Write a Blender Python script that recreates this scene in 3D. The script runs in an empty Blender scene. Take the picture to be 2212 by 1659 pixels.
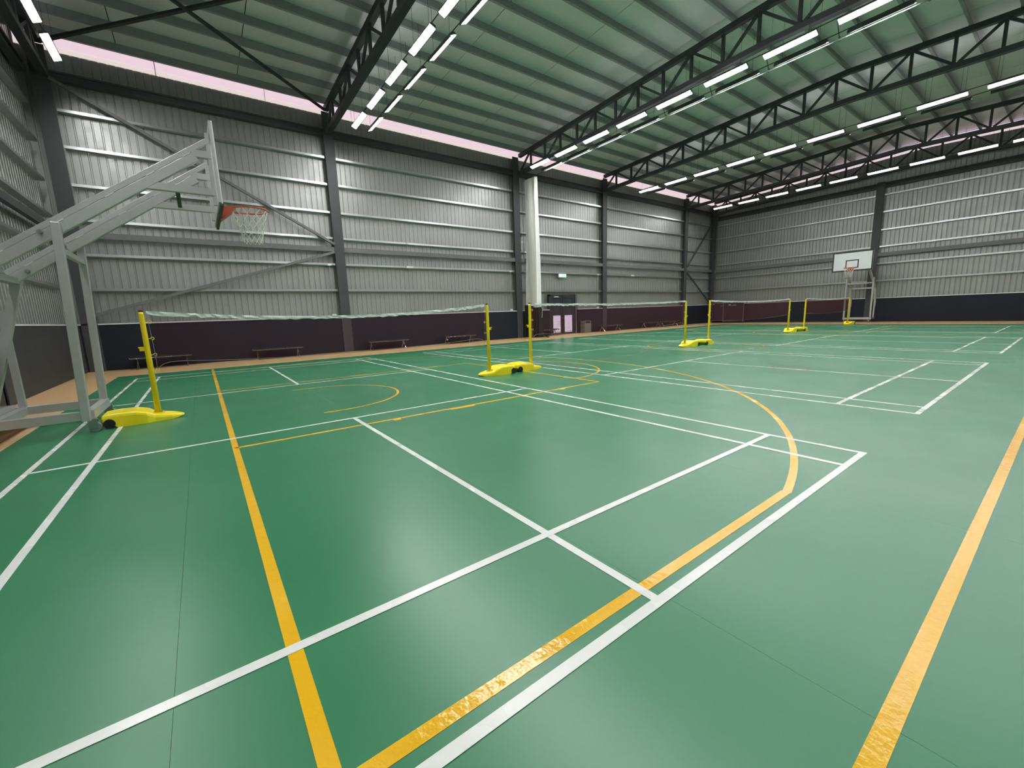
import bpy, math, random
from mathutils import Vector, Matrix
random.seed(7)
S = bpy.context.scene
COL = S.collection

# ------------------------------------------------------------------ camera, world, exposure
def cam_axes(yaw, pitch, roll):
    cy, sy, cp, sp, cr, sr = math.cos(yaw), math.sin(yaw), math.cos(pitch), math.sin(pitch), math.cos(roll), math.sin(roll)
    f = Vector((sy*cp, cy*cp, sp)); r = Vector((cy, -sy, 0)); u = r.cross(f)
    return cr*r + sr*u, -sr*r + cr*u, f
cam = bpy.data.objects.new('camera', bpy.data.cameras.new('camera'))
COL.objects.link(cam); S.camera = cam
r_, u_, f_ = cam_axes(.6268, -.1646, -.0367)
cam.matrix_world = Matrix(((r_.x, u_.x, -f_.x, 1.5126), (r_.y, u_.y, -f_.y, -7.6729), (r_.z, u_.z, -f_.z, 1.3218), (0, 0, 0, 1)))
cam.data.sensor_width = 36.0
cam.data.lens = 895.94/2212*36
cam.data.shift_x = (1106-1093.86)/2212
cam.data.shift_y = -(829.5-826.97)/2212
cam.data.clip_start = .05; cam.data.clip_end = 200
w = bpy.data.worlds.new('world'); S.world = w; w.use_nodes = True
w.node_tree.nodes['Background'].inputs[0].default_value = (.62, .70, .80, 1)
w.node_tree.nodes['Background'].inputs[1].default_value = .8
S.view_settings.view_transform = 'Standard'; S.view_settings.look = 'None'
S.view_settings.gamma = 1; S.view_settings.use_curve_mapping = False
S.view_settings.exposure = 0.0
S.cycles.max_bounces = 8; S.cycles.diffuse_bounces = 4; S.cycles.glossy_bounces = 4; S.cycles.transparent_max_bounces = 12
S.cycles.sample_clamp_indirect = 6.0
LAMP = 84.0          # radiance of the lamp lenses
SKYL = .88          # radiance of the daylight strips

# ------------------------------------------------------------------ materials
def mat(name, col, rough=.5, metal=0., spec=.5, emit=None, es=0., noise=None, bump=None, rvar=None):
    m = bpy.data.materials.new(name); m.use_nodes = True
    nt = m.node_tree; b = nt.nodes['Principled BSDF']
    b.inputs['Base Color'].default_value = (*col, 1); b.inputs['Roughness'].default_value = rough
    b.inputs['Metallic'].default_value = metal; b.inputs['Specular IOR Level'].default_value = spec
    if emit: b.inputs['Emission Color'].default_value = (*emit, 1); b.inputs['Emission Strength'].default_value = es
    tc = nt.nodes.new('ShaderNodeTexCoord')
    def nz(scale, detail=4, sx=(1, 1, 1), src='Object'):
        mp = nt.nodes.new('ShaderNodeMapping'); mp.inputs['Scale'].default_value = sx
        nt.links.new(tc.outputs[src], mp.inputs[0])
        n = nt.nodes.new('ShaderNodeTexNoise'); n.inputs['Scale'].default_value = scale; n.inputs['Detail'].default_value = detail
        nt.links.new(mp.outputs[0], n.inputs['Vector']); return n
    if noise:                                   # (scale, amount, stretch)
        n = nz(noise[0], 5, noise[2] if len(noise) > 2 else (1, 1, 1))
        mx = nt.nodes.new('ShaderNodeMix'); mx.data_type = 'RGBA'
        a = noise[1]
        mx.inputs['A'].default_value = (*[c*(1-a) for c in col], 1); mx.inputs['B'].default_value = (*[min(1, c*(1+a)) for c in col], 1)
        nt.links.new(n.outputs['Fac'], mx.inputs['Factor']); nt.links.new(mx.outputs['Result'], b.inputs['Base Color'])
    if rvar:                                    # (scale, lo, hi, stretch)
        n = nz(rvar[0], 3, rvar[3] if len(rvar) > 3 else (1, 1, 1))
        mr = nt.nodes.new('ShaderNodeMapRange'); mr.inputs['From Min'].default_value = .3; mr.inputs['From Max'].default_value = .7
        mr.inputs['To Min'].default_value = rvar[1]; mr.inputs['To Max'].default_value = rvar[2]
        nt.links.new(n.outputs['Fac'], mr.inputs['Value']); nt.links.new(mr.outputs[0], b.inputs['Roughness'])
    if bump:                                    # list of (scale, strength, distance, stretch)
        prev = None
        for bb in bump:
            n = nz(bb[0], 4, bb[3] if len(bb) > 3 else (1, 1, 1))
            bp = nt.nodes.new('ShaderNodeBump'); bp.inputs['Strength'].default_value = bb[1]; bp.inputs['Distance'].default_value = bb[2]
            nt.links.new(n.outputs['Fac'], bp.inputs['Height'])
            if prev: nt.links.new(prev.outputs[0], bp.inputs['Normal'])
            prev = bp
        nt.links.new(prev.outputs[0], b.inputs['Normal'])
    return m
M = {}
M['vinyl'] = mat('green_vinyl', (.009, .184, .070), .36, spec=.66, noise=(.9, .08), rvar=(.7, .32, .42), bump=[(1.1, .25, .010), (220, .05, .0006)])
_b = M['vinyl'].node_tree.nodes['Principled BSDF']; _b.inputs['Coat Weight'].default_value = .22; _b.inputs['Coat Roughness'].default_value = .27
M['white_tape'] = mat('white_tape', (.74, .77, .72), .28, spec=.5, noise=(9, .05), rvar=(2, .18, .36), bump=[(5, .5, .006), (30, .6, .002)])
M['yellow_tape'] = mat('yellow_tape', (.82, .47, .010), .2, spec=.7, noise=(3, .05), rvar=(1.5, .10, .30), bump=[(4, .6, .010), (26, .8, .004), (120, .4, .0008)])
M['red_tape'] = mat('red_tape', (.30, .035, .03), .4)
M['plywood'] = mat('plywood', (.50, .33, .165), .62, spec=.3, noise=(6, .12, (1, 6, 1)))
M['dark_brown'] = mat('dark_brown', (.20, .10, .045), .7, spec=.3, noise=(6, .2, (1, 6, 1)))
M['cladding'] = mat('zincalume_cladding', (.345, .355, .335), .40, metal=.55, noise=(1.2, .10, (1, 1, .3)), rvar=(5, .34, .5))
M['backing'] = mat('backing_steel', (.10, .11, .10), .7)
M['girt'] = mat('galvanised_steel', (.55, .58, .57), .30, metal=.93, noise=(7, .10))
M['purlin'] = mat('galvanised_purlin', (.36, .37, .39), .45, metal=.4, noise=(5, .10))
M['paintsteel'] = mat('charcoal_painted_steel', (.062, .064, .068), .5, spec=.35, noise=(4, .08))
M['truss'] = mat('charcoal_truss_steel', (.050, .052, .056), .55, spec=.3)
M['midsteel'] = mat('grey_primed_steel', (.16, .165, .16), .5, spec=.35)
M['navy'] = mat('navy_dado_board', (.015, .019, .028), .55, spec=.25, noise=(2.5, .15))
M['greydado'] = mat('grey_dado_board', (.055, .055, .055), .6, spec=.3, noise=(2.0, .25))
M['ledge'] = mat('white_flashing', (.88, .85, .86), .3, metal=.1)
M['ceiling'] = mat('foil_blanket', (.90, .85, .93), .42, metal=.15, noise=(.8, .08))
M['lens'] = mat('lamp_lens', (.9, .9, .9), .4, emit=(1.0, .985, 1.0), es=LAMP)
M['housing'] = mat('lamp_housing', (.10, .10, .10), .45, metal=.3)
M['cable'] = mat('dark_cable', (.03, .03, .03), .6)
M['alu'] = mat('aluminium', (.56, .57, .56), .36, metal=.5, noise=(14, .08, (1, 1, 1)))
M['chrome'] = mat('chrome', (.75, .75, .75), .18, metal=1)
M['bolt'] = mat('bolt_steel', (.45, .45, .45), .3, metal=1)
M['slot'] = mat('pale_stitch_weld', (.75, .78, .70), .4)
M['yellow'] = mat('yellow_plastic', (.93, .78, .015), .33, spec=.5, noise=(12, .05))
M['yellowpole'] = mat('yellow_painted_steel', (.86, .66, .010), .35, spec=.5)
M['black'] = mat('black_rubber', (.012, .012, .013), .55)
M['capblack'] = mat('brown_black_cap', (.05, .035, .02), .5)
M['red'] = mat('red_ring_paint', (.62, .075, .03), .38)
M['cord'] = mat('white_cord', (.78, .80, .72), .7, spec=.2)
M['nettape'] = mat('white_net_tape', (.74, .82, .77), .6, spec=.25, noise=(14, .22))
M['netrope'] = mat('net_rope', (.32, .26, .25), .7)
M['seat'] = mat('black_perforated_seat', (.030, .027, .027), .4, metal=.3)
M['boardwhite'] = mat('white_backboard', (.84, .86, .86), .45)
M['boardblack'] = mat('black_board_line', (.015, .015, .018), .45)
M['pad'] = mat('dark_green_pad', (.045, .062, .045), .6)
M['skirt'] = mat('dark_green_skirt', (.012, .022, .017), .65, spec=.25, noise=(3, .25))
M['doorframe'] = mat('dark_door_frame', (.022, .025, .028), .45)
M['doorglass'] = mat('dark_door_glass', (.040, .052, .060), .15, spec=.6)
M['binm'] = mat('steel_bin', (.30, .29, .26), .4, metal=.5)
M['plasticwhite'] = mat('white_plastic', (.72, .74, .72), .45)
M['conduit'] = mat('grey_conduit', (.42, .45, .43), .5)
M['tabletop'] = mat('dark_table_top', (.018, .020, .030), .45)
M['tableframe'] = mat('grey_table_frame', (.30, .31, .31), .4, metal=.4)
M['dirtywhite'] = mat('label_white', (.62, .64, .60), .6)
M['rail'] = mat('pale_rail', (.15, .17, .155), .55, metal=.0)

def emis(name, col, strength, ribs=0, streak=False):
    m = bpy.data.materials.new(name); m.use_nodes = True; nt = m.node_tree
    b = nt.nodes['Principled BSDF']; b.inputs['Base Color'].default_value = (*[c*.5 for c in col], 1)
    b.inputs['Emission Color'].default_value = (*col, 1); b.inputs['Emission Strength'].default_value = strength; b.inputs['Roughness'].default_value = .4
    if streak:
        tc = nt.nodes.new('ShaderNodeTexCoord'); mp = nt.nodes.new('ShaderNodeMapping'); mp.inputs['Scale'].default_value = (1, 1, 6)
        n = nt.nodes.new('ShaderNodeTexNoise'); n.inputs['Scale'].default_value = 2.5
        mr = nt.nodes.new('ShaderNodeMapRange'); mr.inputs['From Min'].default_value = .3; mr.inputs['From Max'].default_value = .7
        mr.inputs['To Min'].default_value = strength*.7; mr.inputs['To Max'].default_value = strength*1.15
        nt.links.new(tc.outputs['Object'], mp.inputs[0]); nt.links.new(mp.outputs[0], n.inputs['Vector'])
        nt.links.new(n.outputs['Fac'], mr.inputs['Value']); nt.links.new(mr.outputs[0], b.inputs['Emission Strength'])
    return m
M['skylight'] = emis('daylit_translucent_sheet', (.86, .66, .74), SKYL)
M['skylight_low'] = emis('daylit_translucent_lip', (.86, .74, .70), SKYL*.95)
M['doorlit'] = emis('daylit_papered_glass', (.62, .48, .62), 1.0, streak=True)
M['exitlit'] = emis('lit_exit_face', (.66, 1.0, .74), .85)
M['exitgreen'] = emis('lit_exit_green', (.25, .75, .35), .7)

def netting(name, col, a0, rough=.8):
    m = bpy.data.materials.new(name); m.use_nodes = True; nt = m.node_tree
    b = nt.nodes['Principled BSDF']; b.inputs['Base Color'].default_value = (*col, 1); b.inputs['Roughness'].default_value = rough
    b.inputs['Specular IOR Level'].default_value = .15
    g = nt.nodes.new('ShaderNodeNewGeometry'); d = nt.nodes.new('ShaderNodeVectorMath'); d.operation = 'DOT_PRODUCT'
    nt.links.new(g.outputs['Normal'], d.inputs[0]); nt.links.new(g.outputs['Incoming'], d.inputs[1])
    ab = nt.nodes.new('ShaderNodeMath'); ab.operation = 'ABSOLUTE'; nt.links.new(d.outputs['Value'], ab.inputs[0])
    mx = nt.nodes.new('ShaderNodeMath'); mx.operation = 'MAXIMUM'; mx.inputs[1].default_value = .2; nt.links.new(ab.outputs[0], mx.inputs[0])
    iv = nt.nodes.new('ShaderNodeMath'); iv.operation = 'DIVIDE'; iv.inputs[0].default_value = 1.; nt.links.new(mx.outputs[0], iv.inputs[1])
    pw = nt.nodes.new('ShaderNodeMath'); pw.operation = 'POWER'; pw.inputs[0].default_value = 1-a0; nt.links.new(iv.outputs[0], pw.inputs[1])
    sb = nt.nodes.new('ShaderNodeMath'); sb.operation = 'SUBTRACT'; sb.inputs[0].default_value = 1.; nt.links.new(pw.outputs[0], sb.inputs[1])
    nt.links.new(sb.outputs[0], b.inputs['Alpha'])
    return m
M['netmesh'] = netting('brown_net_mesh', (.115, .030, .038), .24)
M['curtain'] = netting('white_divider_net', (.92, .93, .87), .86)

# ------------------------------------------------------------------ mesh builders
class MB:
    def __init__(s): s.v = []; s.f = []
    def add(s, vs, fs):
        o = len(s.v); s.v += [tuple(v) for v in vs]; s.f += [tuple(i+o for i in f) for f in fs]; return s
    def box(s, a, b):
        x0, y0, z0 = a; x1, y1, z1 = b
        return s.add([(x0,y0,z0),(x1,y0,z0),(x1,y1,z0),(x0,y1,z0),(x0,y0,z1),(x1,y0,z1),(x1,y1,z1),(x0,y1,z1)],
                     [(0,3,2,1),(4,5,6,7),(0,1,5,4),(1,2,6,5),(2,3,7,6),(3,0,4,7)])
    def cbox(s, c, d): return s.box([c[i]-d[i]/2 for i in range(3)], [c[i]+d[i]/2 for i in range(3)])
    def beam(s, p, q, wd, ht, up=(0, 0, 1)):
        p, q = Vector(p), Vector(q); d = (q-p).normalized(); up = Vector(up)
        if abs(d.dot(up)) > .98: up = Vector((1, 0, 0))
        a = d.cross(up).normalized()*wd/2; b = a.cross(d).normalized()*ht/2
        vs = [p-a-b, p+a-b, p+a+b, p-a+b, q-a-b, q+a-b, q+a+b, q-a+b]
        return s.add(vs, [(0,1,2,3),(7,6,5,4),(0,4,5,1),(1,5,6,2),(2,6,7,3),(3,7,4,0)])
    def path(s, pts, r, n=8, closed=False, cap=True):
        pts = [Vector(p) for p in pts]; m = len(pts); base = len(s.v)
        prev = None
        for i, p in enumerate(pts):
            if closed: t = pts[(i+1) % m]-pts[i-1]
            else: t = pts[min(i+1, m-1)]-pts[max(i-1, 0)]
            t.normalize()
            if prev is None:
                a = t.orthogonal().normalized()
            else:
                a = (prev - t*prev.dot(t)); a = a.normalized() if a.length > 1e-6 else t.orthogonal().normalized()
            prev = a; b = t.cross(a)
            rr = r[i] if isinstance(r, (list, tuple)) else r
            for k in range(n):
                th = 2*math.pi*k/n; s.v.append(tuple(p + a*math.cos(th)*rr + b*math.sin(th)*rr))
        for i in range(m if closed else m-1):
            j = (i+1) % m
            for k in range(n):
                k2 = (k+1) % n; s.f.append((base+i*n+k, base+i*n+k2, base+j*n+k2, base+j*n+k))
        if cap and not closed:
            s.f.append(tuple(base+k for k in range(n-1, -1, -1))); s.f.append(tuple(base+(m-1)*n+k for k in range(n)))
        return s
    def grid(s, fn, nu, nv):
        base = len(s.v)
        for i in range(nu+1):
            for j in range(nv+1): s.v.append(tuple(fn(i/nu, j/nv)))
        for i in range(nu):
            for j in range(nv):
                a = base+i*(nv+1)+j; s.f.append((a, a+nv+1, a+nv+2, a+1))
        return s
    def mesh(s, name, m, smooth=False):
        me = bpy.data.meshes.new(name); me.from_pydata(s.v, [], s.f); me.update()
        me.materials.append(m)
        if smooth:
            me.polygons.foreach_set('use_smooth', [True]*len(me.polygons))
        return me
def link(name, me, parent=None):
    o = bpy.data.objects.new(name, me); COL.objects.link(o)
    if parent: o.parent = parent
    return o
def obj(name, mb, m, parent=None, smooth=False, bev=0):
    me = mb.mesh(name, m, smooth)
    o = link(name, me, parent)
    if bev:
        b = o.modifiers.new('bevel', 'BEVEL'); b.width = bev; b.segments = 2; b.limit_method = 'ANGLE'
    return o
def tag(o, label, cat, group=None):
    o['label'] = label; o['category'] = cat
    if group: o['group'] = group
    return o
def thing(name, label, cat, loc=(0, 0, 0), rz=0, group=None):
    o = bpy.data.objects.new(name, None); COL.objects.link(o); o.location = loc; o.rotation_euler = (0, 0, rz)
    o.empty_display_size = .1
    return tag(o, label, cat, group)
def struct(name, mb, m):
    o = obj(name, mb, m); o['kind'] = 'structure'; return o
def kids(o): return list(o.children)
def copy_tree(o, loc, rz=None, label=None):
    KIDS = o.get('_k')
    r = o.copy(); COL.objects.link(r); r.location = loc
    if rz is not None: r.rotation_euler = (r.rotation_euler[0], r.rotation_euler[1], rz)
    if label: r['label'] = label
    for c in list(o.children):
        d = c.copy(); COL.objects.link(d); d.parent = r
        for g in list(c.children):
            e = g.copy(); COL.objects.link(e); e.parent = d
    return r
ORD = ['first', 'second', 'third', 'fourth', 'fifth', 'sixth', 'seventh', 'eighth', 'ninth', 'tenth', 'eleventh', 'twelfth']

# ------------------------------------------------------------------ room dimensions
XL, XR, YB, YF = -1.45, 35.84, 10.34, -10.6       # faces of the low dado walls
SHB, SHR, SHL, SHF = 10.62, 36.10, -1.72, -10.9   # corrugated sheet planes
RIDGE = -1.5
def roofz(y): return 9.66 + .045*(10.14-max(y, RIDGE)) - .045*(max(0, RIDGE-y))
GZ = [2.52, 3.55, 4.57, 5.56, 6.61, 7.60]          # girt heights
DADO = 1.44

# ---- floor: sub-floor + vinyl sheets + plywood border + tape lines
floor = struct('floor', MB().box((SHL-.2, SHF-.2, -.2), (SHR+.2, SHB+.2, -.004)), M['plywood'])
GX0, GX1, GY0, GY1 = -.47, 32.1, -9.2, 7.75
seams = [1.27-1.83+1.83*k for k in range(-1, 20)]
xs = [GX0]+[x for x in seams if GX0+.3 < x < GX1-.3]+[GX1]
for a, b in zip(xs[:-1], xs[1:]):
    obj('vinyl_sheet', MB().box((a+.0006, GY0, -.004), (b-.0006, GY1, 0)), M['vinyl'], floor)
# plywood border boards
def plyrun(x0, y0, x1, y1, nx, ny):
    for i in range(nx):
        for j in range(ny):
            ax, bx = x0+(x1-x0)*i/nx, x0+(x1-x0)*(i+1)/nx; ay, by = y0+(y1-y0)*j/ny, y0+(y1-y0)*(j+1)/ny
            obj('plywood_board', MB().box((ax+.0015, ay+.0015, -.004), (bx-.0015, by-.0015, .0)), M['plywood'], floor)
plyrun(XL+.01, GY1+.002, XR-.01, YB-.01, 16, 1)
plyrun(XL+.01, GY0, GX0-.002, GY1, 1, 7)
plyrun(GX1+.002, GY0, XR-.01, GY1, 1, 7)
plyrun(XL+.01, YF+.01, XR-.01, GY0-.002, 16, 1)
obj('brown_strip', MB().box((-.74, -3.2, .0002), (-.60, .95, .0012)), M['dark_brown'], floor)  # dark brown strip laid over the left border boards

LW = .05
def tape(x0, y0, x1, y1, wd=LW, m='white_tape', z=.0022, nm='court_line'):
    d = Vector((x1-x0, y1-y0, 0)); n = Vector((-d.y, d.x, 0)).normalized()*wd/2
    p, q = Vector((x0, y0, 0)), Vector((x1, y1, 0))
    mb = MB(); vs = []
    L = d.length; k = max(1, int(L/.6))
    for i in range(k+1):
        c = p + d*(i/k)
        vs += [c-n, c+n]
    vv = [(v.x, v.y, z) for v in vs]+[(v.x, v.y, z-.0012) for v in vs]
    o2 = len(vs); fs = [(2*i, 2*i+2, 2*i+3, 2*i+1) for i in range(k)]
    fs += [(2*i, 2*i+o2, 2*i+2+o2, 2*i+2) for i in range(k)]+[(2*i+1, 2*i+3, 2*i+3+o2, 2*i+1+o2) for i in range(k)]
    return obj(nm, mb.add(vv, fs), M[m], floor)
def arc(cx, cy, r, a0, a1, wd=LW, m='yellow_tape', z=.0012, nm='court_arc', n=64):
    mb = MB(); base = 0; vv = []
    for i in range(n+1):
        t = math.radians(a0+(a1-a0)*i/n); vv.append((cx+(r-wd/2)*math.cos(t), cy+(r-wd/2)*math.sin(t), z)); vv.append((cx+(r+wd/2)*math.cos(t), cy+(r+wd/2)*math.sin(t), z))
    return obj(nm, mb.add(vv, [(2*i, 2*i+1, 2*i+3, 2*i+2) for i in range(n)]), M[m], floor)
# badminton courts: inner x of outer doubles line, width
for ci, (x0, W_) in enumerate(((.0, 6.1), (8.10, 6.1), (16.38, 5.95), (24.62, 5.75))):
    xa, xb = x0+.02, x0+W_-.02
    xi, xj = x0+.48, x0+W_-.48
    xm = x0+W_/2
    for x in (xa, xi, xj, xb): tape(x, -6.70, x, 6.70)
    for y in (-6.68, 6.68): tape(xa-.02, y, xb+.02, y, z=.0026)
    for y in (-5.92, 5.92, -1.99, 1.99): tape(xa, y, xb, y, z=.0026)
    tape(xm, -6.68, xm, -1.99); tape(xm, 1.99, xm, 6.68)
# basketball court
BX0, BX1, BC = 1.66, 29.66, -.05
tape(BX0, -7.47, BX0, 7.55, .058, 'yellow_tape', .0012)
tape(BX1, -7.47, BX1, 7.35, .058, 'yellow_tape', .0012)
tape(BX0, -7.46, BX1, -7.46, .058, 'yellow_tape', .0013)
for sgn, bx in ((1, BX0), (-1, BX1)):
    X = lambda d: bx+sgn*d
    for y in (-2.45, 2.35):
        tape(X(0), y, X(5.8), y, .05, 'yellow_tape', .0012)
        for d, l in ((1.75, .1), (2.6, .4), (3.9, .1), (4.75, .1)):
            o = -1 if y < 0 else 1
            tape(X(d), y+o*.05, X(d+l), y+o*.05, .07, 'yellow_tape', .0014)
    tape(X(5.78), -2.45, X(5.78), 2.35, .05, 'yellow_tape', .0012)
    a = 0 if sgn > 0 else 180
    arc(X(5.8), BC, 1.8, a-90, a+90)
    arc(X(1.40), BC, 1.29, a-90, a+90, .045)
    tape(X(1.15), BC-1.29, X(1.4), BC-1.29, .045, 'yellow_tape', .0012); tape(X(1.15), BC+1.29, X(1.4), BC+1.29, .045, 'yellow_tape', .0012)
    th = math.degrees(math.acos((4.72-3.235)/6.70))
    arc(X(1.575), BC, 6.70, a-th, a+th, .055, n=96)
    tape(X(0), -6.575, X(3.07), -6.575, .058, 'yellow_tape', .0013)
    tape(X(0), 6.50, X(3.07), 6.50, .055, 'yellow_tape', .0011)
arc(15.5, BC, 1.8, 0, 360)
arc(8.02, -.12, .88, -75, 75, .03, 'red_tape', .0016)
arc(11.10, -4.30, .30, 0, 360, .025, 'red_tape', .0034)
tape(13.46, .61, 11.9, -.03, .02, 'red_tape', .0016); tape(11.9, -.03, 10.2, .04, .02, 'red_tape', .0016)

# ---- walls
def corr(along0, along1, plane, z0, z1, axis, outward, top=None, pitch=.2, dp=.017):
    """corrugated sheet: flat pans with narrow recessed ribs; axis 'x' or 'y'."""
    prof = [(0, 0), (.145, 0), (.158, dp), (.184, dp), (.197, 0)]
    pts = []; a = along0
    while a < along1:
        for da, dd in prof:
            if a+da < along1: pts.append((a+da, dd))
        a += pitch
    pts.append((along1, 0))
    vv = []; 
    for t, d in pts:
        p = plane+outward*d; zt = top(t) if top else z1
        for z in (z0, zt): vv.append((t, p, z) if axis == 'x' else (p, t, z))
    return MB().add(vv, [(2*i, 2*i+2, 2*i+3, 2*i+1) for i in range(len(pts)-1)])
wb = struct('wall_back', MB().box((SHL-.3, SHB+.08, 0), (SHR+.3, SHB+.2, 9.72)), M['backing'])
wr = struct('wall_right', MB().box((SHR+.08, SHF-.3, 0), (SHR+.2, SHB+.07, 9.72)), M['backing'])
wl = struct('wall_left', MB().box((SHL-.2, SHF-.3, 0), (SHL-.08, SHB+.07, 9.72)), M['backing'])
wf = struct('wall_front', MB().box((SHL-.07, SHF-.2, 0), (SHR+.07, SHF-.08, 9.6)), M['backing'])
STRIPB = 9.23
obj('cladding', corr(SHL, SHR, SHB, 0, STRIPB, 'x', 1), M['cladding'], wb)
obj('cladding', corr(SHF, SHB, SHR, 0, 9.3, 'y', 1, top=lambda y: roofz(y)-.42, dp=.030), M['cladding'], wr)
obj('cladding', corr(SHF, SHB, SHL, 0, 9.3, 'y', -1, top=lambda y: roofz(y)-.05), M['cladding'], wl)
obj('cladding', corr(SHL, SHR, SHF, 0, 9.1, 'x', -1), M['cladding'], wf)
# daylight strips under the roof edge, panel by panel
x = SHL+.05; k = 0
while x < SHR:
    x2 = min(x+3.06, SHR)
    obj('skylight_panel', MB().box((x+.01, SHB-.005, STRIPB+.13), (x2-.01, SHB+.02, 9.64)), M['skylight'], wb)
    obj('skylight_lip', MB().box((x+.01, SHB-.02, STRIPB), (x2-.01, SHB+.02, STRIPB+.12)), M['skylight_low'], wb)
    x = x2
def gable_strip(y0, y1):
    n = 1
    vv = [(SHR-.01, y0, roofz(y0)-.41), (SHR-.01, y1, roofz(y1)-.41), (SHR-.01, y1, roofz(y1)-.03), (SHR-.01, y0, roofz(y0)-.03)]
    vv += [(v[0]+.03, v[1], v[2]) for v in vv]
    return MB().add(vv, [(0, 3, 2, 1), (4, 5, 6, 7), (0, 1, 5, 4), (2, 3, 7, 6), (1, 2, 6, 5), (3, 0, 4, 7)])
ys = [SHB-.05, 7.6, 4.5, 1.5, RIDGE, -4.5, -7.6, SHF+.05]
for a, b in zip(ys[:-1], ys[1:]): obj('skylight_panel', gable_strip(b+.01, a-.01), M['skylight'], wr)
# girts: C section - web + lips, split at the columns
def girt(p, q, wall, depthdir):
    """lip plate facing the room, web below going outwards"""
    p, q = Vector(p), Vector(q); d = Vector(depthdir)
    mb = MB()
    def slab(z0, z1, o0, o1):
        a, b = p+d*o0, q+d*o1
        lo = [min(a[i], b[i], (p+d*o1)[i], (q+d*o0)[i]) for i in range(2)]; hi = [max(a[i], b[i], (p+d*o1)[i], (q+d*o0)[i]) for i in range(2)]
        mb.box((lo[0], lo[1], p.z+z0), (hi[0], hi[1], p.z+z1))
    slab(-.03, .045, 0, .005)       # inner flange face
    slab(-.035, -.030, 0, .19)      # bottom flange
    return obj('girt', mb, M['girt'], wall)
COLX = [-1.22, 6.46, 15.62, 22.52, 31.62, 35.62]
TRX = [-1.15, 6.45, 15.89, 22.43, 31.47, 35.45]
for z in GZ:
    for i in range(5):
        girt((COLX[i]+.2, SHB-.20, z), (COLX[i+1]-.2, SHB-.20, z), wb, (0, 1, 0))
    for a, b in ((-10.3, .10), (.52, 10.25)):
        girt((SHR-.20, a, z), (SHR-.20, b, z), wr, (1, 0, 0))
    for a, b in ((-10.3, 3.55), (3.95, 10.2)):
        girt((SHL+.20, a, z), (SHL+.20, b, z), wl, (-1, 0, 0))
# dado boards and white flashing
def dado(p, q, wall, m='navy'):
    obj('dado_panel', MB().box((min(p[0], q[0]), min(p[1], q[1]), 0), (max(p[0], q[0]), max(p[1], q[1]), DADO)), M[m], wall)
    return
DOORX0, DOORX1, DOORZ = 17.80, 20.08, 2.33
segs = [(XL, COLX[1]-.18), (COLX[1]+.18, COLX[2]-.2), (COLX[2]+.2, DOORX0), (DOORX1, COLX[3]-.2), (COLX[3]+.2, COLX[4]-.2), (COLX[4]+.2, XR)]
for a, b in segs:
    dado((a, YB), (b, YB+.12), wb)
    obj('ledge_flashing', MB().box((a, YB-.03, DADO), (b, YB+.13, DADO+.035)), M['ledge'], wb)
dado((COLX[1]-.18, YB+.06), (COLX[1]+.18, YB+.12), wb)
for a, b in ((YF, .12), (.50, YB-.02)):
    dado((XR, a), (XR+.12, b), wr)
    obj('ledge_flashing', MB().box((XR-.04, a, DADO), (XR+.13, b, DADO+.04)), M['ledge'], wr)
for a, b in ((YF, 3.5), (4.0, YB-.02)):
    dado((XL-.12, a), (XL, b), wl, 'greydado')
    obj('ledge_flashing', MB().box((XL-.13, a, DADO), (XL+.03, b, DADO+.035)), M['ledge'], wl)
dado((XL, YF-.12), (XR, YF), wf)
for z0, z1 in ((DADO+.03, DADO+.22),):
    for i in range(5): pass
# beams in the column plane (eave beam and mid strut)
for i in range(5):
    a, b = COLX[i]+.15, COLX[i+1]-.15
    obj('eave_beam', MB().box((a, YB+.02, 8.37), (b, YB+.20, 8.42)).box((a, YB+.07, 8.42), (b, YB+.11, 8.57)).box((a, YB+.02, 8.57), (b, YB+.20, 8.62)), M['paintsteel'], wb)
    obj('strut_beam', MB().box((a, YB+.0, 4.04), (b, YB+.10, 4.22)), M['midsteel'], wb)
for a, b in ((-10.3, .12), (.5, 10.2)):
    obj('eave_beam', MB().box((XR+.02, a, 8.00), (XR+.20, b, 8.06)).box((XR+.07, a, 8.06), (XR+.11, b, 8.24)).box((XR+.02, a, 8.24), (XR+.20, b, 8.30)), M['paintsteel'], wr)
    obj('strut_beam', MB().box((XR+.0, a, 3.98), (XR+.10, b, 4.20)), M['midsteel'], wr)
for a, b in ((-10.3, 3.5), (4.0, 10.2)):
    obj('eave_beam', MB().box((XL-.20, a, 8.35), (XL-.02, b, 8.41)).box((XL-.11, a, 8.41), (XL-.07, b, 8.6)).box((XL-.20, a, 8.6), (XL-.02, b, 8.66)), M['paintsteel'], wl)
    obj('strut_beam', MB().box((XL-.08, a, 4.02), (XL+.04, b, 4.20)), M['paintsteel'], wl)
def brace(p, q, wall, m='midsteel'):
    obj('diagonal_brace', MB().beam(p, q, .09, .09), M[m], wall)
brace((-1.05, YB-.02, 8.38), (6.28, YB-.02, 4.33), wb)
brace((-1.10, YB-.02, 1.72), (6.26, YB-.02, 4.02), wb)
brace((31.85, YB-.02, 4.35), (35.5, YB-.02, 8.0), wb, 'paintsteel'); brace((31.85, YB-.02, 3.9), (35.5, YB-.02, 1.5), wb, 'paintsteel')

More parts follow.
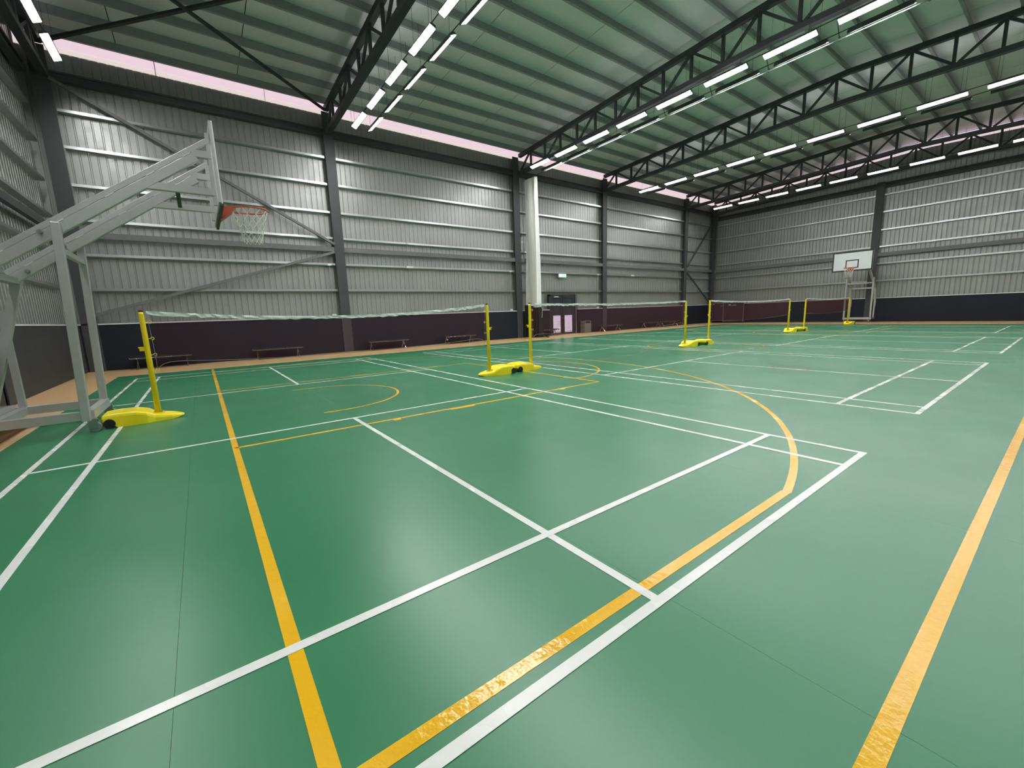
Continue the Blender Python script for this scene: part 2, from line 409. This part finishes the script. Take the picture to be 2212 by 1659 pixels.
# door in the long wall
dr = struct('door_1', MB().box((DOORX0, YB+.05, 0), (DOORX0+.12, YB+.13, DOORZ)).box((DOORX1-.12, YB+.05, 0), (DOORX1, YB+.13, DOORZ)).box((DOORX0, YB+.05, DOORZ-.1), (DOORX1, YB+.13, DOORZ))
            .box((DOORX0, YB+.13, 0), (DOORX1, YB+.16, DOORZ)), M['doorframe'])
xm = (DOORX0+DOORX1)/2-.03
for a, b, la, lb in ((DOORX0+.12, xm-.01, 18.13, 18.73), (xm+.01, DOORX1-.12, 19.05, 19.68)):
    lf = obj('door_leaf', MB().box((a, YB+.06, .02), (la, YB+.10, DOORZ-.1)).box((lb, YB+.06, .02), (b, YB+.10, DOORZ-.1)).box((la, YB+.06, .02), (lb, YB+.10, .12))
             .box((la, YB+.06, 1.12), (lb, YB+.10, 1.22)).box((la, YB+.06, DOORZ-.22), (lb, YB+.10, DOORZ-.1)), M['doorframe'], dr)
    obj('glass_pane', MB().box((la, YB+.075, 1.22), (lb, YB+.085, DOORZ-.22)), M['doorglass'], lf)
    obj('papered_pane', MB().box((la, YB+.075, .18), (lb, YB+.085, 1.12)), M['doorlit'], lf)
    obj('kick_gap', MB().box((la, YB+.075, .125), (lb, YB+.08, .16)), M['skylight'], lf)
obj('door_handle', MB().path([(xm-.1, YB+.02, .98), (xm+.1, YB+.02, .98)], .012).path([(xm-.08, YB+.02, .98), (xm-.08, YB+.07, .98)], .01).path([(xm+.08, YB+.02, .98), (xm+.08, YB+.07, .98)], .01), M['chrome'], dr)
obj('door_closer', MB().box((18.2, YB+.01, DOORZ-.17), (18.55, YB+.06, DOORZ-.11)), M['conduit'], dr)

# ---- roof: blanket sheets + purlins
ceil = struct('ceiling', MB().add([(SHL-.3, SHB+.3, roofz(SHB+.3)+.06), (SHR+.3, SHB+.3, roofz(SHB+.3)+.06), (SHR+.3, RIDGE, roofz(RIDGE)+.06), (SHL-.3, RIDGE, roofz(RIDGE)+.06),
                              (SHL-.3, SHF-.3, roofz(SHF-.3)+.06), (SHR+.3, SHF-.3, roofz(SHF-.3)+.06)], [(0, 1, 2, 3), (3, 2, 5, 4)]), M['backing'])
x = SHL; nx = .55
edges = [SHL]
while nx < SHR-.3: edges.append(nx); nx += 3.06
edges.append(SHR)
for a, b in zip(edges[:-1], edges[1:]):
    mb = MB(); a += .012; b -= .012
    def sec(y): return [(a, y, roofz(y)), (b, y, roofz(y)), (b, y, roofz(y)+.03), (a, y, roofz(y)+.03)]
    v = sec(SHB)+sec(RIDGE)+sec(SHF); f = []
    for i in (0, 4): f += [(i, i+4, i+5, i+1), (i+1, i+5, i+6, i+2), (i+2, i+6, i+7, i+3), (i+3, i+7, i+4, i)]
    obj('roof_blanket', mb.add(v, f), M['ceiling'], ceil)
py = [10.14-1.052*k for k in range(20)]
for y in py:
    z = roofz(y)
    mb = MB().box((SHL, y-.003, z-.25), (SHR, y+.003, z-.002)).box((SHL, y-.075, z-.25), (SHR, y-.003, z-.245)).box((SHL, y+.003, z-.012), (SHR, y+.065, z-.006)).box((SHL, y-.078, z-.25), (SHR, y-.073, z-.225))
    obj('purlin', mb, M['purlin'], ceil)
def rz2(y): return roofz(y)-.42
obj('roof_brace', MB().beam((-1.1, 10.2, rz2(10.2)), (6.4, 2.75, rz2(2.75)), .09, .07), M['truss'], ceil)
obj('roof_brace', MB().beam((6.35, 10.05, rz2(10.05)-.08), (-1.1, 4.05, rz2(4.05)-.08), .08, .07), M['truss'], ceil)

# ---- trusses
YK = [9.39-1.055*k for k in range(19)]
def chord_t(y): return roofz(y)-.34
def chord_b(y):
    return 8.55+.03*(8-y) if y >= RIDGE else 8.55+.03*(8-RIDGE)-.03*(RIDGE-y)
places = ['against the left end wall', 'nearest the camera, over the second column', 'over the column beside the white curtain', 'over the column right of the door', 'over the fifth column, before the far end wall', 'against the far end wall']
for i, X in enumerate(TRX):
    t = thing('roof_truss', 'charcoal steel roof truss spanning the hall, '+places[i], 'truss', (X, 0, 0), 0, None)
    ya, yb = 10.3, -10.5
    obj('top_chord', MB().beam((0, ya, chord_t(ya)), (0, RIDGE, chord_t(RIDGE)), .17, .17).beam((0, RIDGE, chord_t(RIDGE)), (0, yb, chord_t(yb)), .17, .17), M['truss'], t)
    obj('bottom_chord', MB().beam((0, ya, chord_b(ya)), (0, RIDGE, chord_b(RIDGE)), .20, .16).beam((0, RIDGE, chord_b(RIDGE)), (0, yb, chord_b(yb)), .20, .16), M['truss'], t)
    for k, y in enumerate(YK):
        obj('web_post', MB().beam((0, y, chord_b(y)+.07), (0, y, chord_t(y)-.07), .085, .085), M['truss'], t)
        if k % 2 == 0:
            for yy in (y+.97 if k else 10.25, y-1.055 if k < 18 else -10.4):
                s = 1 if yy > y else -1
                obj('web_diagonal', MB().beam((0, y+s*.05, chord_t(y)-.08), (0, yy-s*.02, chord_b(yy)+.09), .075, .075), M['truss'], t)
    for y in py:
        obj('purlin_cleat', MB().box((-.06, y+.008, roofz(y)-.255), (.06, y+.02, roofz(y)-.03)).box((-.06, y+.02, roofz(y)-.255), (.06, y+.09, roofz(y)-.247)), M['truss'], t)

# ---- steel columns (I sections)
def icol(name, x, y, h, rot, label, fw=.38, dp=.34):
    t = thing(name, label, 'column', (x, y, 0), rot)
    obj('flange', MB().box((-fw/2, 0, 0), (fw/2, .02, h)), M['paintsteel'], t)
    obj('flange', MB().box((-fw/2, dp-.02, 0), (fw/2, dp, h)), M['paintsteel'], t)
    obj('web', MB().box((-.008, .02, 0), (.008, dp-.02, h)), M['paintsteel'], t)
    obj('base_plate', MB().box((-fw/2-.03, -.02, 0), (fw/2+.03, dp, .015)), M['paintsteel'], t)
    return t
cl = ['in the near left corner of the long wall', 'on the long wall left of the first net', 'on the long wall beside the white curtain', 'on the long wall right of the door and bin', 'on the long wall just before the far corner', 'in the far corner of the hall']
for i, X in enumerate(COLX):
    icol('steel_column', X, YB-.03, 9.22, 0, 'charcoal steel I column '+cl[i])
icol('steel_column', XR-.03, .31, 8.35, -math.pi/2, 'charcoal steel I column on the far end wall behind the white backboard')
icol('steel_column', XL+.03, 3.75, 8.6, math.pi/2, 'charcoal steel I column on the left end wall behind the near hoop stand')

# ---- lamps
def lamp(tilt, label, loc, group):
    t = thing('linear_light', label, 'lamp', loc, 0, group)
    t.rotation_euler = (0, 0, 0)
    c, s = math.cos(tilt), math.sin(tilt)
    def rot(mb):
        mb.v = [(x*c+z*s, y, -x*s+z*c) for x, y, z in mb.v]; return mb
    L = .625
    # housing: shallow tray opening downwards
    mb = MB()
    vs = [(-.10, 0), (.10, 0), (.055, .07), (-.055, .07)]
    v = [(a, -L-.01, b) for a, b in vs]+[(a, L+.01, b) for a, b in vs]
    mb.add(v, [(0, 1, 2, 3), (7, 6, 5, 4), (1, 5, 6, 2), (2, 6, 7, 3), (3, 7, 4, 0)])
    mb.box((-.10, -L-.01, -.018), (-.082, L+.01, .0)).box((.082, -L-.01, -.018), (.10, L+.01, .0)).box((-.012, -L, .07), (-.008, L, .086)).box((.008, -L, .07), (.012, L, .086))
    obj('housing', rot(mb), M['housing'], t)
    obj('lens', rot(MB().box((-.078, -L, .012), (.078, L, .018))), M['lens'], t)
    obj('added_uplight', rot(MB().box((-.004, -L+.02, .0702), (.004, L-.02, .0712))), M['lens'], t)  # glowing strip added on the housing top, unseen from below, to brighten the ceiling
    for yy in (-.45, .45): obj('hanger', MB().path([(0, yy, .05), (0, yy, 1.2)], .004, 4), M['cable'], t)
    return t
T = math.radians(24)
rows = [(-.58, -T, 'in the row along the left end wall', 'row G'), (6.93, T, 'in the wide row after the nearest truss', 'row A'), (7.50, -T, 'in the narrow row right of the wide one', 'row B'),
        (15.30, T, 'in the bright row over the curtain rail', 'row C'), (16.05, -T, 'in the edge-on row at the curtain rail', 'row D'),
        (23.70, T, 'in the bright row after the third truss', 'row E'), (24.45, -T, 'in the twin row facing the far end', 'row E2'),
        (32.30, T, 'in the bright row nearest the far end', 'row F')]
protos = {}
for X, tl, desc, _ in rows:
    for k in range(11):
        y = 8.07-1.715*k
        lab = 'hanging lamp, %s from the skylight wall, %s' % (ORD[k], desc)
        grp = 'suspended linear lamps'
        if tl not in protos: protos[tl] = lamp(tl, lab, (X, y, 8.2), grp)
        else: copy_tree(protos[tl], (X, y, 8.2), None, lab)
    cb = MB().path([(X, 8.9, 8.30), (X, -9.7, 8.30)], .012, 5)
    tag(obj('lamp_cable', cb, M['cable']), 'thin dark cable linking the lamps '+desc, 'cable', None)

# ---- curtain rail and bunched divider curtain
t = thing('curtain_rail', 'thin pale curtain rail crossing the hall overhead beside the white curtain', 'rail', (16.2, 0, 0))
obj('rail_tube', MB().path([(0, 10.3, 8.2), (0, -10.4, 8.2)], .016, 8), M['rail'], t, True)
for k in range(10):
    y = 8.07-1.715*k-.857
    obj('rail_bracket', MB().beam((0, y, 8.2), (-.3, y, 8.62), .02, .02).beam((0, y, 8.17), (0, y+.001, 8.26), .05, .05), M['rail'], t)
cu = thing('divider_curtain', 'tall white net curtain bunched beside the door, with dark green skirt', 'curtain', (16.2, 9.82, 0))
def pleat(amp, n, y0, y1, zt, zb, flare=0, ph=0, tilt=0):
    def fn(u, v):
        z = zt+(zb-zt)*v
        a = amp*(1+.5*v)
        yy = y0+(y1-y0)*u
        yy = yy*(1+flare*v) + .02*math.sin(9*u+5*v+ph)
        xx = a*math.sin(2*math.pi*n*u+ph+.5*math.sin(3*v)) + .03*math.sin(7*u+3*v)
        return (xx, yy, z + (tilt*u if v < .01 else 0))
    return fn
obj('net_layer', MB().grid(pleat(.10, 11, -.42, .42, 8.14, 1.62, .10), 220, 10), M['curtain'], cu, True)
obj('net_layer', MB().grid(pleat(.07, 8, -.36, .40, 8.14, 1.60, .12, 1.7), 180, 10), M['curtain'], cu, True)
_pf = pleat(.10, 7, -.50, .40, 1.75, .02, .08, .8)
obj('skirt', MB().grid(lambda u, v: (lambda p: (p[0]-.34*u+.06, p[1], p[2]))(_pf(u, v)), 160, 8), M['skirt'], cu, True)
obj('skirt_train', MB().grid(lambda u, v: (.05+.35*v+.1*math.sin(6*u), -.45-.55*v*u+.2*(u-.5), .34*(1-v)**2*(1-.5*u)+.02+.02*math.sin(8*u)), 14, 8), M['skirt'], cu, True)
for k in range(12):
    y = -.42+.84*k/11
    obj('curtain_hook', MB().path([(0, y, 8.13), (0, y, 8.2)], .006, 5), M['rail'], cu)
obj('tie_cord', MB().path([(.12, -.48, 1.66), (.14, -.53, 1.5), (.13, -.52, 1.2), (.13, -.5, 1.05)], .012, 5), M['cord'], cu)

# ---- net post stands
def stand_proto():
    t = thing('net_post', 'x', 'net post', (0, 0, 0), 0, 'yellow badminton net posts')
    # base: long ballast box, wheel end at -.58, tip at +.28, pole at 0
    sec = [(-.575, .195, .095, .15), (-.56, .215, .085, .175), (-.50, .22, .06, .185), (-.42, .22, .0, .19), (-.22, .22, .0, .185), (-.11, .21, .0, .155), (-.03, .17, .0, .10), (.06, .155, .0, .088), (.16, .13, .0, .075), (.22, .10, .008, .06), (.29, .035, .025, .042)]
    v = []; f = []; n = 8
    for x, hw, zb, zt in sec:
        ch = min(.03, (zt-zb)*.4)
        ring = [(-hw, zb), (hw, zb), (hw, zt-ch*1.4), (hw-ch*.3, zt-ch*.5), (hw-ch, zt), (-hw+ch, zt), (-hw+ch*.3, zt-ch*.5), (-hw, zt-ch*1.4)]
        v += [(x, a, b) for a, b in ring]
    for i in range(len(sec)-1):
        for k in range(n): f.append((i*n+k, i*n+(k+1) % n, (i+1)*n+(k+1) % n, (i+1)*n+k))
    f.append(tuple(range(n-1, -1, -1))); f.append(tuple((len(sec)-1)*n+k for k in range(n)))
    f = [tuple(reversed(q)) for q in f]
    base = obj('ballast_base', MB().add(v, f), M['yellow'], t)
    for s in (-1, 1):
        obj('wheel', MB().path([(-.50, s*.19, .062), (-.50, s*.235, .062)], .062, 20), M['black'], base, False)
    obj('foot_flange', MB().path([(0, 0, .085), (0, 0, .105)], .075, 16), M['yellowpole'], t)
    for k in range(4):
        a = math.pi/4+k*math.pi/2
        obj('bolt', MB().path([(.058*math.cos(a), .058*math.sin(a), .10), (.058*math.cos(a), .058*math.sin(a), .125)], .011, 6), M['bolt'], t)
    obj('pole', MB().path([(0, 0, .09), (0, 0, .9), (0, 0, 1.50), (0, 0, 1.53)], [.036, .033, .030, .026], 18), M['yellowpole'], t, True)
    obj('pole_cap', MB().path([(0, 0, 1.53), (0, 0, 1.555)], .025, 14), M['capblack'], t)
    for z in (1.39, 1.16, .93, .71):
        pts = [(.03, 0, z), (.055, 0, z)]+[(.075-.02*math.cos(a), 0, z+.02*math.sin(a)) for a in [math.pi*k/5*1.7 for k in range(6)]]
        obj('rope_hook', MB().path(pts, .005, 6), M['yellowpole'], t)
    obj('cleat', MB().box((-.085, -.006, .99), (-.028, .006, 1.05)).path([(-.085, -.03, 1.04), (-.085, .03, 1.04)], .009, 8).path([(-.06, -.02, 1.0), (-.06, .02, 1.0)], .008, 8), M['yellowpole'], t)
    return t
posts = [(.875, .06, 0), (6.56, -.09, 1), (7.79, -.04, 0), (14.75, .17, 1), (16.20, .13, 0), (23.60, .30, 1), (25.22, .21, 0), (31.64, .21, 1)]
plab = ['nearest yellow post on wheeled base beside the near hoop stand', 'yellow post at the right end of the nearest net', 'yellow post at the left end of the second net, backing the nearest net', 'yellow post at the right end of the second net',
        'yellow post at the left end of the third net', 'yellow post at the right end of the third net', 'yellow post at the left end of the farthest net', 'farthest yellow post, in front of the far hoop stand']
sp = None
for (x, y, r), lb in zip(posts, plab):
    if sp is None: sp = stand_proto(); sp.location = (x, y, 0); sp['label'] = lb
    else: copy_tree(sp, (x, y, 0), math.pi*r, lb)
# ---- nets
def net(p, q, sag, lab, seed=0):
    (x0, y0, _), (x1, y1, _) = p, q
    L = math.hypot(x1-x0, y1-y0); ang = math.atan2(y1-y0, x1-x0)
    t = thing('badminton_net', lab, 'net', (x0, y0, 0), ang, 'badminton nets')
    rnd = random.Random(seed)
    a, b = .055, L-.055
    top = lambda s: 1.545-sag*4*(s-a)*(b-s)/(b-a)**2
    def bot(s):
        e = min(s-a, b-s); return .79-.05*math.sin(math.pi*(s-a)/(b-a))+.07*math.exp(-e/.5)-.16*math.exp(-e/.09)
    n = 90
    wob = [rnd.uniform(-1, 1) for _ in range(n+1)]; wid = [.042+.022*rnd.random() for _ in range(n+1)]
    def tapefn(u, v):
        s = a+(b-a)*u; i = int(round(u*n))
        return (s, -.004+.018*wob[i]*math.sin(math.pi*v), top(s)-wid[i]*v+.004*wob[-i])
    obj('headband', MB().grid(tapefn, n, 4).grid(lambda u, v: (a+(b-a)*u, .012+.006*wob[int(round(u*n))]*v, top(a+(b-a)*u)-wid[int(round(u*n))]*v), n, 2), M['nettape'], t)
    obj('net_mesh', MB().grid(lambda u, v: (a+.03+(b-a-.06)*u, .006+.02*math.sin(6*u+2*v)*v, (top(a+(b-a)*u)-.03)*(1-v)+bot(a+.03+(b-a-.06)*u)*v), 60, 10), M['netmesh'], t)
    obj('bottom_rope', MB().path([(a+.03+(b-a-.06)*i/80, .006, bot(a+.03+(b-a-.06)*i/80)) for i in range(81)], .004, 5), M['netrope'], t)
    for s, e in ((a-.0, 1), (b, -1)):
        obj('side_cord', MB().path([(s, .0, top(s)), (s+.015*e, 0, 1.16), (s+.022*e, 0, .93), (s+.02*e, 0, .72), (s+.05*e, 0, bot(a+.04))], .003, 5), M['netrope'], t)
    return t
net(posts[0], posts[1], .145, 'nearest badminton net with sagging wrinkled white headband', 1)
net(posts[2], posts[3], .04, 'second badminton net from the camera, stretched in front of the door', 2)
net(posts[4], posts[5], .07, 'third badminton net, stretched in front of the folded table', 3)
net(posts[6], posts[7], .05, 'farthest badminton net, ending at the far hoop stand', 4)

# ---- hoop stands
def hoop_stand(loc, rz, sc, label, hw=.575):
    t = thing('basketball_stand', label, 'basketball stand', loc, rz)
    t.scale = (sc, sc, sc)
    A = M['alu']
    bxf = 1.73                                   # board plane
    for s in (-1, 1):
        y = s*hw
        obj('front_leg', MB().beam((-.03, y+s*.05, .16), (.05, y+s*.05, 2.60), .085, .085, (0, 1, 0)), A, t, bev=.006)
        obj('base_rail', MB().beam((-1.15, y, .225), (.02, y, .225), .09, .11), A, t)
        obj('rear_leg', MB().beam((-.84, y, .24), (-.84, y, 1.62), .07, .07, (0, 1, 0)), A, t)
        obj('rear_strut', MB().beam((-.63, y, 2.02), (-1.13, y, .28), .10, .10, (0, 1, 0)), A, t)
        # main arm and the sliding arm on top of it
        ya = y-s*.03
        d = Vector((2.18, 0, 1.585)); d.normalize(); nrm = Vector((-d.z, 0, d.x))
        p0 = Vector((-.66, ya, 2.02)); p1 = Vector((1.54, ya, 3.62))
        arm = obj('main_arm', MB().beam(p0, p1, .075, .115), A, t, bev=.005)
        q0 = p0+nrm*.092; q1 = Vector((1.71, ya, 3.86))
        obj('sliding_arm', MB().beam(q0, q1, .06, .065), A, t, bev=.004)
        for fr in (.1, .35, .58, .78, .97):
            c = p0+(p1-p0)*fr+nrm*.058
            obj('stitch_plate', MB().beam(c-d*.055+Vector((0, -.004, 0)), c+d*.055+Vector((0, -.004, 0)), .079, .012), M['slot'], arm)
        obj('arm_link', MB().beam((1.50, ya, 3.66), (1.72, ya, 3.66), .07, .09), A, t)
        obj('lower_link', MB().beam((.86, ya, 3.17), (1.72, ya, 3.17), .07, .09), A, t)
        obj('board_upright', MB().beam((1.70, ya, 3.0), (1.70, ya, 3.95), .045, .05, (0, 1, 0)), A, t)
        for bx_, bz_ in ((-.10, 2.49), (-.50, 2.13)):
            obj('pivot_bolt', MB().path([(bx_, ya-.075, bz_), (bx_, ya+.075, bz_)], (.025), 10), M['bolt'], t)
        for cx in (0, -1.08):
            c = obj('caster', MB().box((cx-.06, y-.05, .155), (cx+.06, y+.05, .17)).box((cx-.03, y-.035, .05), (cx+.06, y-.028, .155)).box((cx-.03, y+.028, .05), (cx+.06, y+.035, .155)), M['bolt'], t)
            obj('caster_wheel', MB().path([(cx+.03, y-.025, .062), (cx+.03, y+.025, .062)], .062, 18), M['tableframe'], c)
    obj('leg_tie', MB().beam((.04, -hw, 2.28), (.04, hw, 2.28), .06, .07), A, t)
    obj('tail_tie', MB().beam((-.66, -hw+.06, 2.0), (-.66, hw-.02, 2.0), .11, .08), A, t)
    obj('front_rail', MB().beam((.0, -hw, .225), (.0, hw, .225), .09, .11), A, t)
    obj('rear_rail', MB().beam((-.84, -hw, .225), (-.84, hw, .225), .09, .10), A, t)
    obj('rear_tie', MB().beam((-.96, -hw, 1.18), (-.96, hw, 1.18), .06, .07), A, t)
    obj('ballast_tray', MB().box((-1.12, -hw+.06, .17), (-.9, hw-.06, .33)), A, t)
    obj('arm_tie', MB().beam((1.28, -hw+.14, 3.17), (1.28, hw-.14, 3.17), .05, .07), M['pad'], t)
    obj('actuator', MB().beam((-.84, 0, .3), (-.2, 0, 2.2), .08, .08), A, t) if False else None
    # board
    bd = obj('backboard', MB().box((bxf+.018, -.9, 2.95), (bxf+.035, .9, 4.0)), M['boardwhite'], t)
    F = bxf+.035
    for a, b in (((-.9, 2.95), (.9, 3.0)), ((-.9, 3.95), (.9, 4.0)), ((-.9, 3.0), (-.85, 3.95)), ((.85, 3.0), (.9, 3.95))):
        obj('border_line', MB().box((F, a[0], a[1]), (F+.003, b[0], b[1])), M['boardblack'], bd)
    for a, b in (((-.295, 3.10), (.295, 3.15)), ((-.295, 3.50), (.295, 3.55)), ((-.295, 3.15), (-.245, 3.50)), ((.245, 3.15), (.295, 3.50))):
        obj('target_line', MB().box((F, a[0], a[1]), (F+.003, b[0], b[1])), M['boardblack'], bd)
    for a, b in (((-.9, 2.97), (.9, 3.03)), ((-.9, 3.94), (.9, 4.0)), ((-.9, 3.03), (-.84, 3.94)), ((.84, 3.03), (.9, 3.94))):
        obj('frame_tube', MB().box((bxf-.01, a[0], a[1]), (bxf+.018, b[0], b[1])), A, bd)
    obj('edge_pad', MB().box((bxf+.005, -.905, 2.93), (bxf+.042, .905, 2.955)), M['pad'], bd)
    # ring
    rx = F+.40
    rg = obj('ring', MB().path([(rx+.255*math.cos(a), .255*math.sin(a), 3.10) for a in [2*math.pi*k/40 for k in range(40)]], .012, 8, True), M['red'], t, True)
    v = [(F, -.10, 2.90), (F, .10, 2.90), (F, .10, 3.10), (F, -.10, 3.10), (F+.17, -.15, 3.05), (F+.17, .15, 3.05), (F+.17, .15, 3.105), (F+.17, -.15, 3.105)]
    obj('ring_bracket', MB().add(v, [(0, 3, 2, 1), (4, 5, 6, 7), (0, 1, 5, 4), (2, 3, 7, 6), (1, 2, 6, 5), (3, 0, 4, 7)]), M['red'], rg)
    obj('ring_brace', MB().path([(rx+.275*math.cos(a), .275*math.sin(a), 3.085) for a in [math.radians(115+k*130/14) for k in range(15)]], .008, 6), M['red'], rg)
    # net cords: two families of crossing helices
    mb = MB(); NC = 12; rows_ = 7
    def pt(k, j):
        fr = j/rows_; R = .250*(1-fr)**1.25*.55+.115+.012*fr
        if j == 0: R = .25
        a = 2*math.pi*(k+.5*(j % 2))/NC
        return Vector((rx+R*math.cos(a), R*math.sin(a), 3.09-.50*fr**.92))
    for k in range(NC):
        for j in range(rows_):
            p = pt(k, j)
            for q in (pt(k, j+1), pt(k-1 if j % 2 == 0 else k+1, j+1)):
                mb.path([p, q], .0048, 4, cap=False)
    o = obj('hoop_net', mb, M['cord'], t); o['kind'] = 'stuff'
    return t
hoop_stand((.22, .35, 0), 0, 1.0, 'large aluminium basketball stand at the left edge, its board seen edge-on')
hoop_stand((34.9, .62, 0), math.pi, 1.05, 'far basketball stand with white backboard before the end wall')

# ---- benches
def bench(x0, x1, y, label):
    L = x1-x0
    t = thing('beam_bench', label, 'bench', ((x0+x1)/2, y, 0), 0, 'black beam benches along the long wall')
    obj('beam', MB().box((-L/2+.05, -.03, .33), (L/2-.05, .03, .37)), M['seat'], t)
    for k in range(3):
        a = -L/2+L*k/3+.012; b = -L/2+L*(k+1)/3-.012
        mb = MB(); pr = [(-.235, .33), (-.225, .365), (-.20, .385), (-.12, .382), (0, .375), (.12, .382), (.22, .395), (.22, .375), (.12, .36), (0, .353), (-.12, .36), (-.195, .36), (-.21, .33)]
        n = len(pr); mb.add([(a, y_, z_) for y_, z_ in pr]+[(b, y_, z_) for y_, z_ in pr], [(i, (i+1) % n, n+(i+1) % n, n+i) for i in range(n)]+[tuple(range(n-1, -1, -1)), tuple(range(n, 2*n))])
        st = obj('seat', mb, M['seat'], t)
        obj('seat_edge', MB().path([(a, -.237, .352), (b, -.237, .352)], .005, 6), M['chrome'], st)
        for e in (a, b):
            obj('end_cap', MB().beam((e, -.22, .378), (e, .22, .385), .014, .022), M['chrome'], st)
    for s in (-1, 1):
        x = s*(L/2-.17)
        obj('leg', MB().path([(x, -.02, .34), (x, -.08, .18), (x, -.24, .012)], .016, 8).path([(x, .02, .34), (x, .08, .18), (x, .22, .012)], .016, 8).beam((x, -.27, .012), (x, -.21, .012), .05, .02).beam((x, .19, .012), (x, .25, .012), .05, .02), M['chrome'], t)
    return t
bl = ['nearest black bench on the plywood strip, left of the yellow post', 'second black bench from the left along the long wall', 'black bench right of the second steel column', 'black bench left of the column beside the curtain',
      'black bench between the curtain skirt and the door', 'black bench below the column right of the bin', 'black bench just left of the far right bench', 'farthest black bench along the long wall']
for (a, b), l in zip([(-.40, 1.20), (2.93, 4.60), (7.12, 8.88), (10.7, 12.38), (16.55, 17.95), (21.65, 23.5), (25.9, 27.9), (28.0, 30.0)], bl):
    bench(a, b, 9.93, l)

# ---- bin, exit sign, conduits, folded table
t = thing('waste_bin', 'square grey metal waste bin right of the double door', 'bin', (20.55, 10.12, 0))
obj('body', MB().box((-.29, -.18, .02), (.29, .18, .56)), M['binm'], t, bev=.01)
ld = obj('hood', MB().box((-.285, -.175, .57), (.285, .175, .73)), M['binm'], t, bev=.01)
obj('flap', MB().box((-.2, -.182, .60), (.2, -.175, .70)), M['seat'], ld)
obj('foot_ring', MB().box((-.27, -.16, .0), (.27, .16, .02)), M['black'], t)
t = thing('exit_sign', 'small lit green exit sign hanging above the double door', 'sign', (18.90, YB+.03, 3.40))
obj('case', MB().box((-.30, 0, -.10), (.30, .06, .10)), M['plasticwhite'], t)
fc = obj('lit_face', MB().box((-.285, -.006, -.088), (.285, 0, .088)), M['exitlit'], t)
rm = MB()
rm.box((-.012, -.010, .035), (.022, -.006, .065)).beam((.0, -.008, .03), (-.02, -.008, -.02), .004, .03).beam((-.02, -.008, -.02), (.02, -.008, -.06), .004, .016).beam((-.02, -.008, -.02), (-.06, -.008, -.05), .004, .016).beam((.0, -.008, .02), (.045, -.008, .0), .004, .012)
obj('running_figure', rm, M['exitgreen'], fc)
obj('arrow', MB().box((.12, -.009, -.008), (.2, -.006, .008)).add([(.19, -.008, -.03), (.235, -.008, 0), (.19, -.008, .03)], [(0, 1, 2)]), M['exitgreen'], fc)
obj('drop_conduit', MB().path([(.02, .085, .1), (.02, .085, 1.13)], .012, 6), M['conduit'], t)
for x, lab in ((9.45, 'white emergency light on the girt between the second and third columns'), (25.35, 'small white emergency light on the girt right of the fourth column')):
    t = thing('emergency_light', lab, 'emergency light', (x, YB+.03, 3.55))
    obj('case', MB().box((-.16, -.03, -.05), (.16, .03, .05)), M['plasticwhite'], t, bev=.008)
    obj('drop_conduit', MB().path([(-.03, .075, .03), (-.03, .075, .97)], .011, 6), M['conduit'], t)
    obj('junction', MB().cbox((-.03, .01, 1.02), (.07, .04, .09)), M['conduit'], t)
for x, lab in ((6.02, 'grey switch box with conduit left of the second steel column'), (15.12, 'grey switch box with conduit left of the column by the curtain'), (21.95, 'grey switch box with conduit left of the column right of the door')):
    t = thing('switch_box', lab, 'electrical box', (x, YB+.05, 3.53))
    obj('box', MB().cbox((0, 0, 0), (.14, .05, .07)), M['plasticwhite'], t)
    obj('conduit', MB().path([(0, .01, -.04), (0, .01, -2.03)], .010, 6), M['conduit'], t)
    obj('socket', MB().cbox((0, .0, -2.0), (.16, .05, .08)), M['plasticwhite'], t)
t = thing('door_conduit', 'thin grey pipe running up the right side of the door', 'pipe', (19.93, YB-.02, 0))
obj('pipe', MB().path([(0, 0, 0), (0, 0, 2.35)], .014, 8), M['conduit'], t)
t = thing('folded_table', 'dark folded table tennis table on wheels in the far corner', 'table', (35.3, 8.38, 0))
tp = obj('table_half', MB().box((0, -.76, .20), (.03, .76, 1.52)), M['tabletop'], t)
obj('sticker', MB().box((-.003, .19, 1.33), (0, .40, 1.43)), M['dirtywhite'], tp)
obj('maker_mark', MB().box((-.003, -.22, 1.33), (0, .11, 1.37)).add([(-.002, -.10, 1.39), (-.002, -.05, 1.39), (-.002, -.10, 1.43), (-.002, -.13, 1.43)], [(0, 1, 2, 3)]), M['dirtywhite'], tp)
tp2 = obj('table_half', MB().box((.22, .10, .20), (.25, 1.62, 1.50)), M['tabletop'], t)
obj('maker_mark', MB().box((.217, .80, 1.30), (.22, 1.12, 1.335)), M['dirtywhite'], tp2)
for s in (-1, 1):
    obj('side_frame', MB().beam((-.03, s*.77, .08), (-.03, s*.77, 1.56), .035, .035, (0, 1, 0)).beam((-.03, s*.77, .1), (.28, s*.77, .1), .035, .035), M['tableframe'], t)
    for x in (-.03, .28):
        obj('wheel', MB().path([(x, s*.77-.015, .05), (x, s*.77+.015, .05)], .05, 14), M['black'], t)
obj('cross_bar', MB().beam((-.03, -.77, .12), (-.03, .77, .12), .03, .03).beam((-.03, -.77, 1.54), (-.03, .77, 1.54), .025, .025), M['tableframe'], t)
t = thing('caster_piece', 'small white caster part on the floor behind the nearest post base', 'caster part', (.22, 1.14, 0))  # plain white lump standing in for a shiny caster brake
obj('white_lump', MB().grid(lambda u, v: (.10*(u-.5)+.01*math.sin(9*v), .14*(v-.5), .03+.09*math.sin(math.pi*u)*math.sin(math.pi*v)+.008*math.sin(20*u)), 10, 10), M['cord'], t, True)
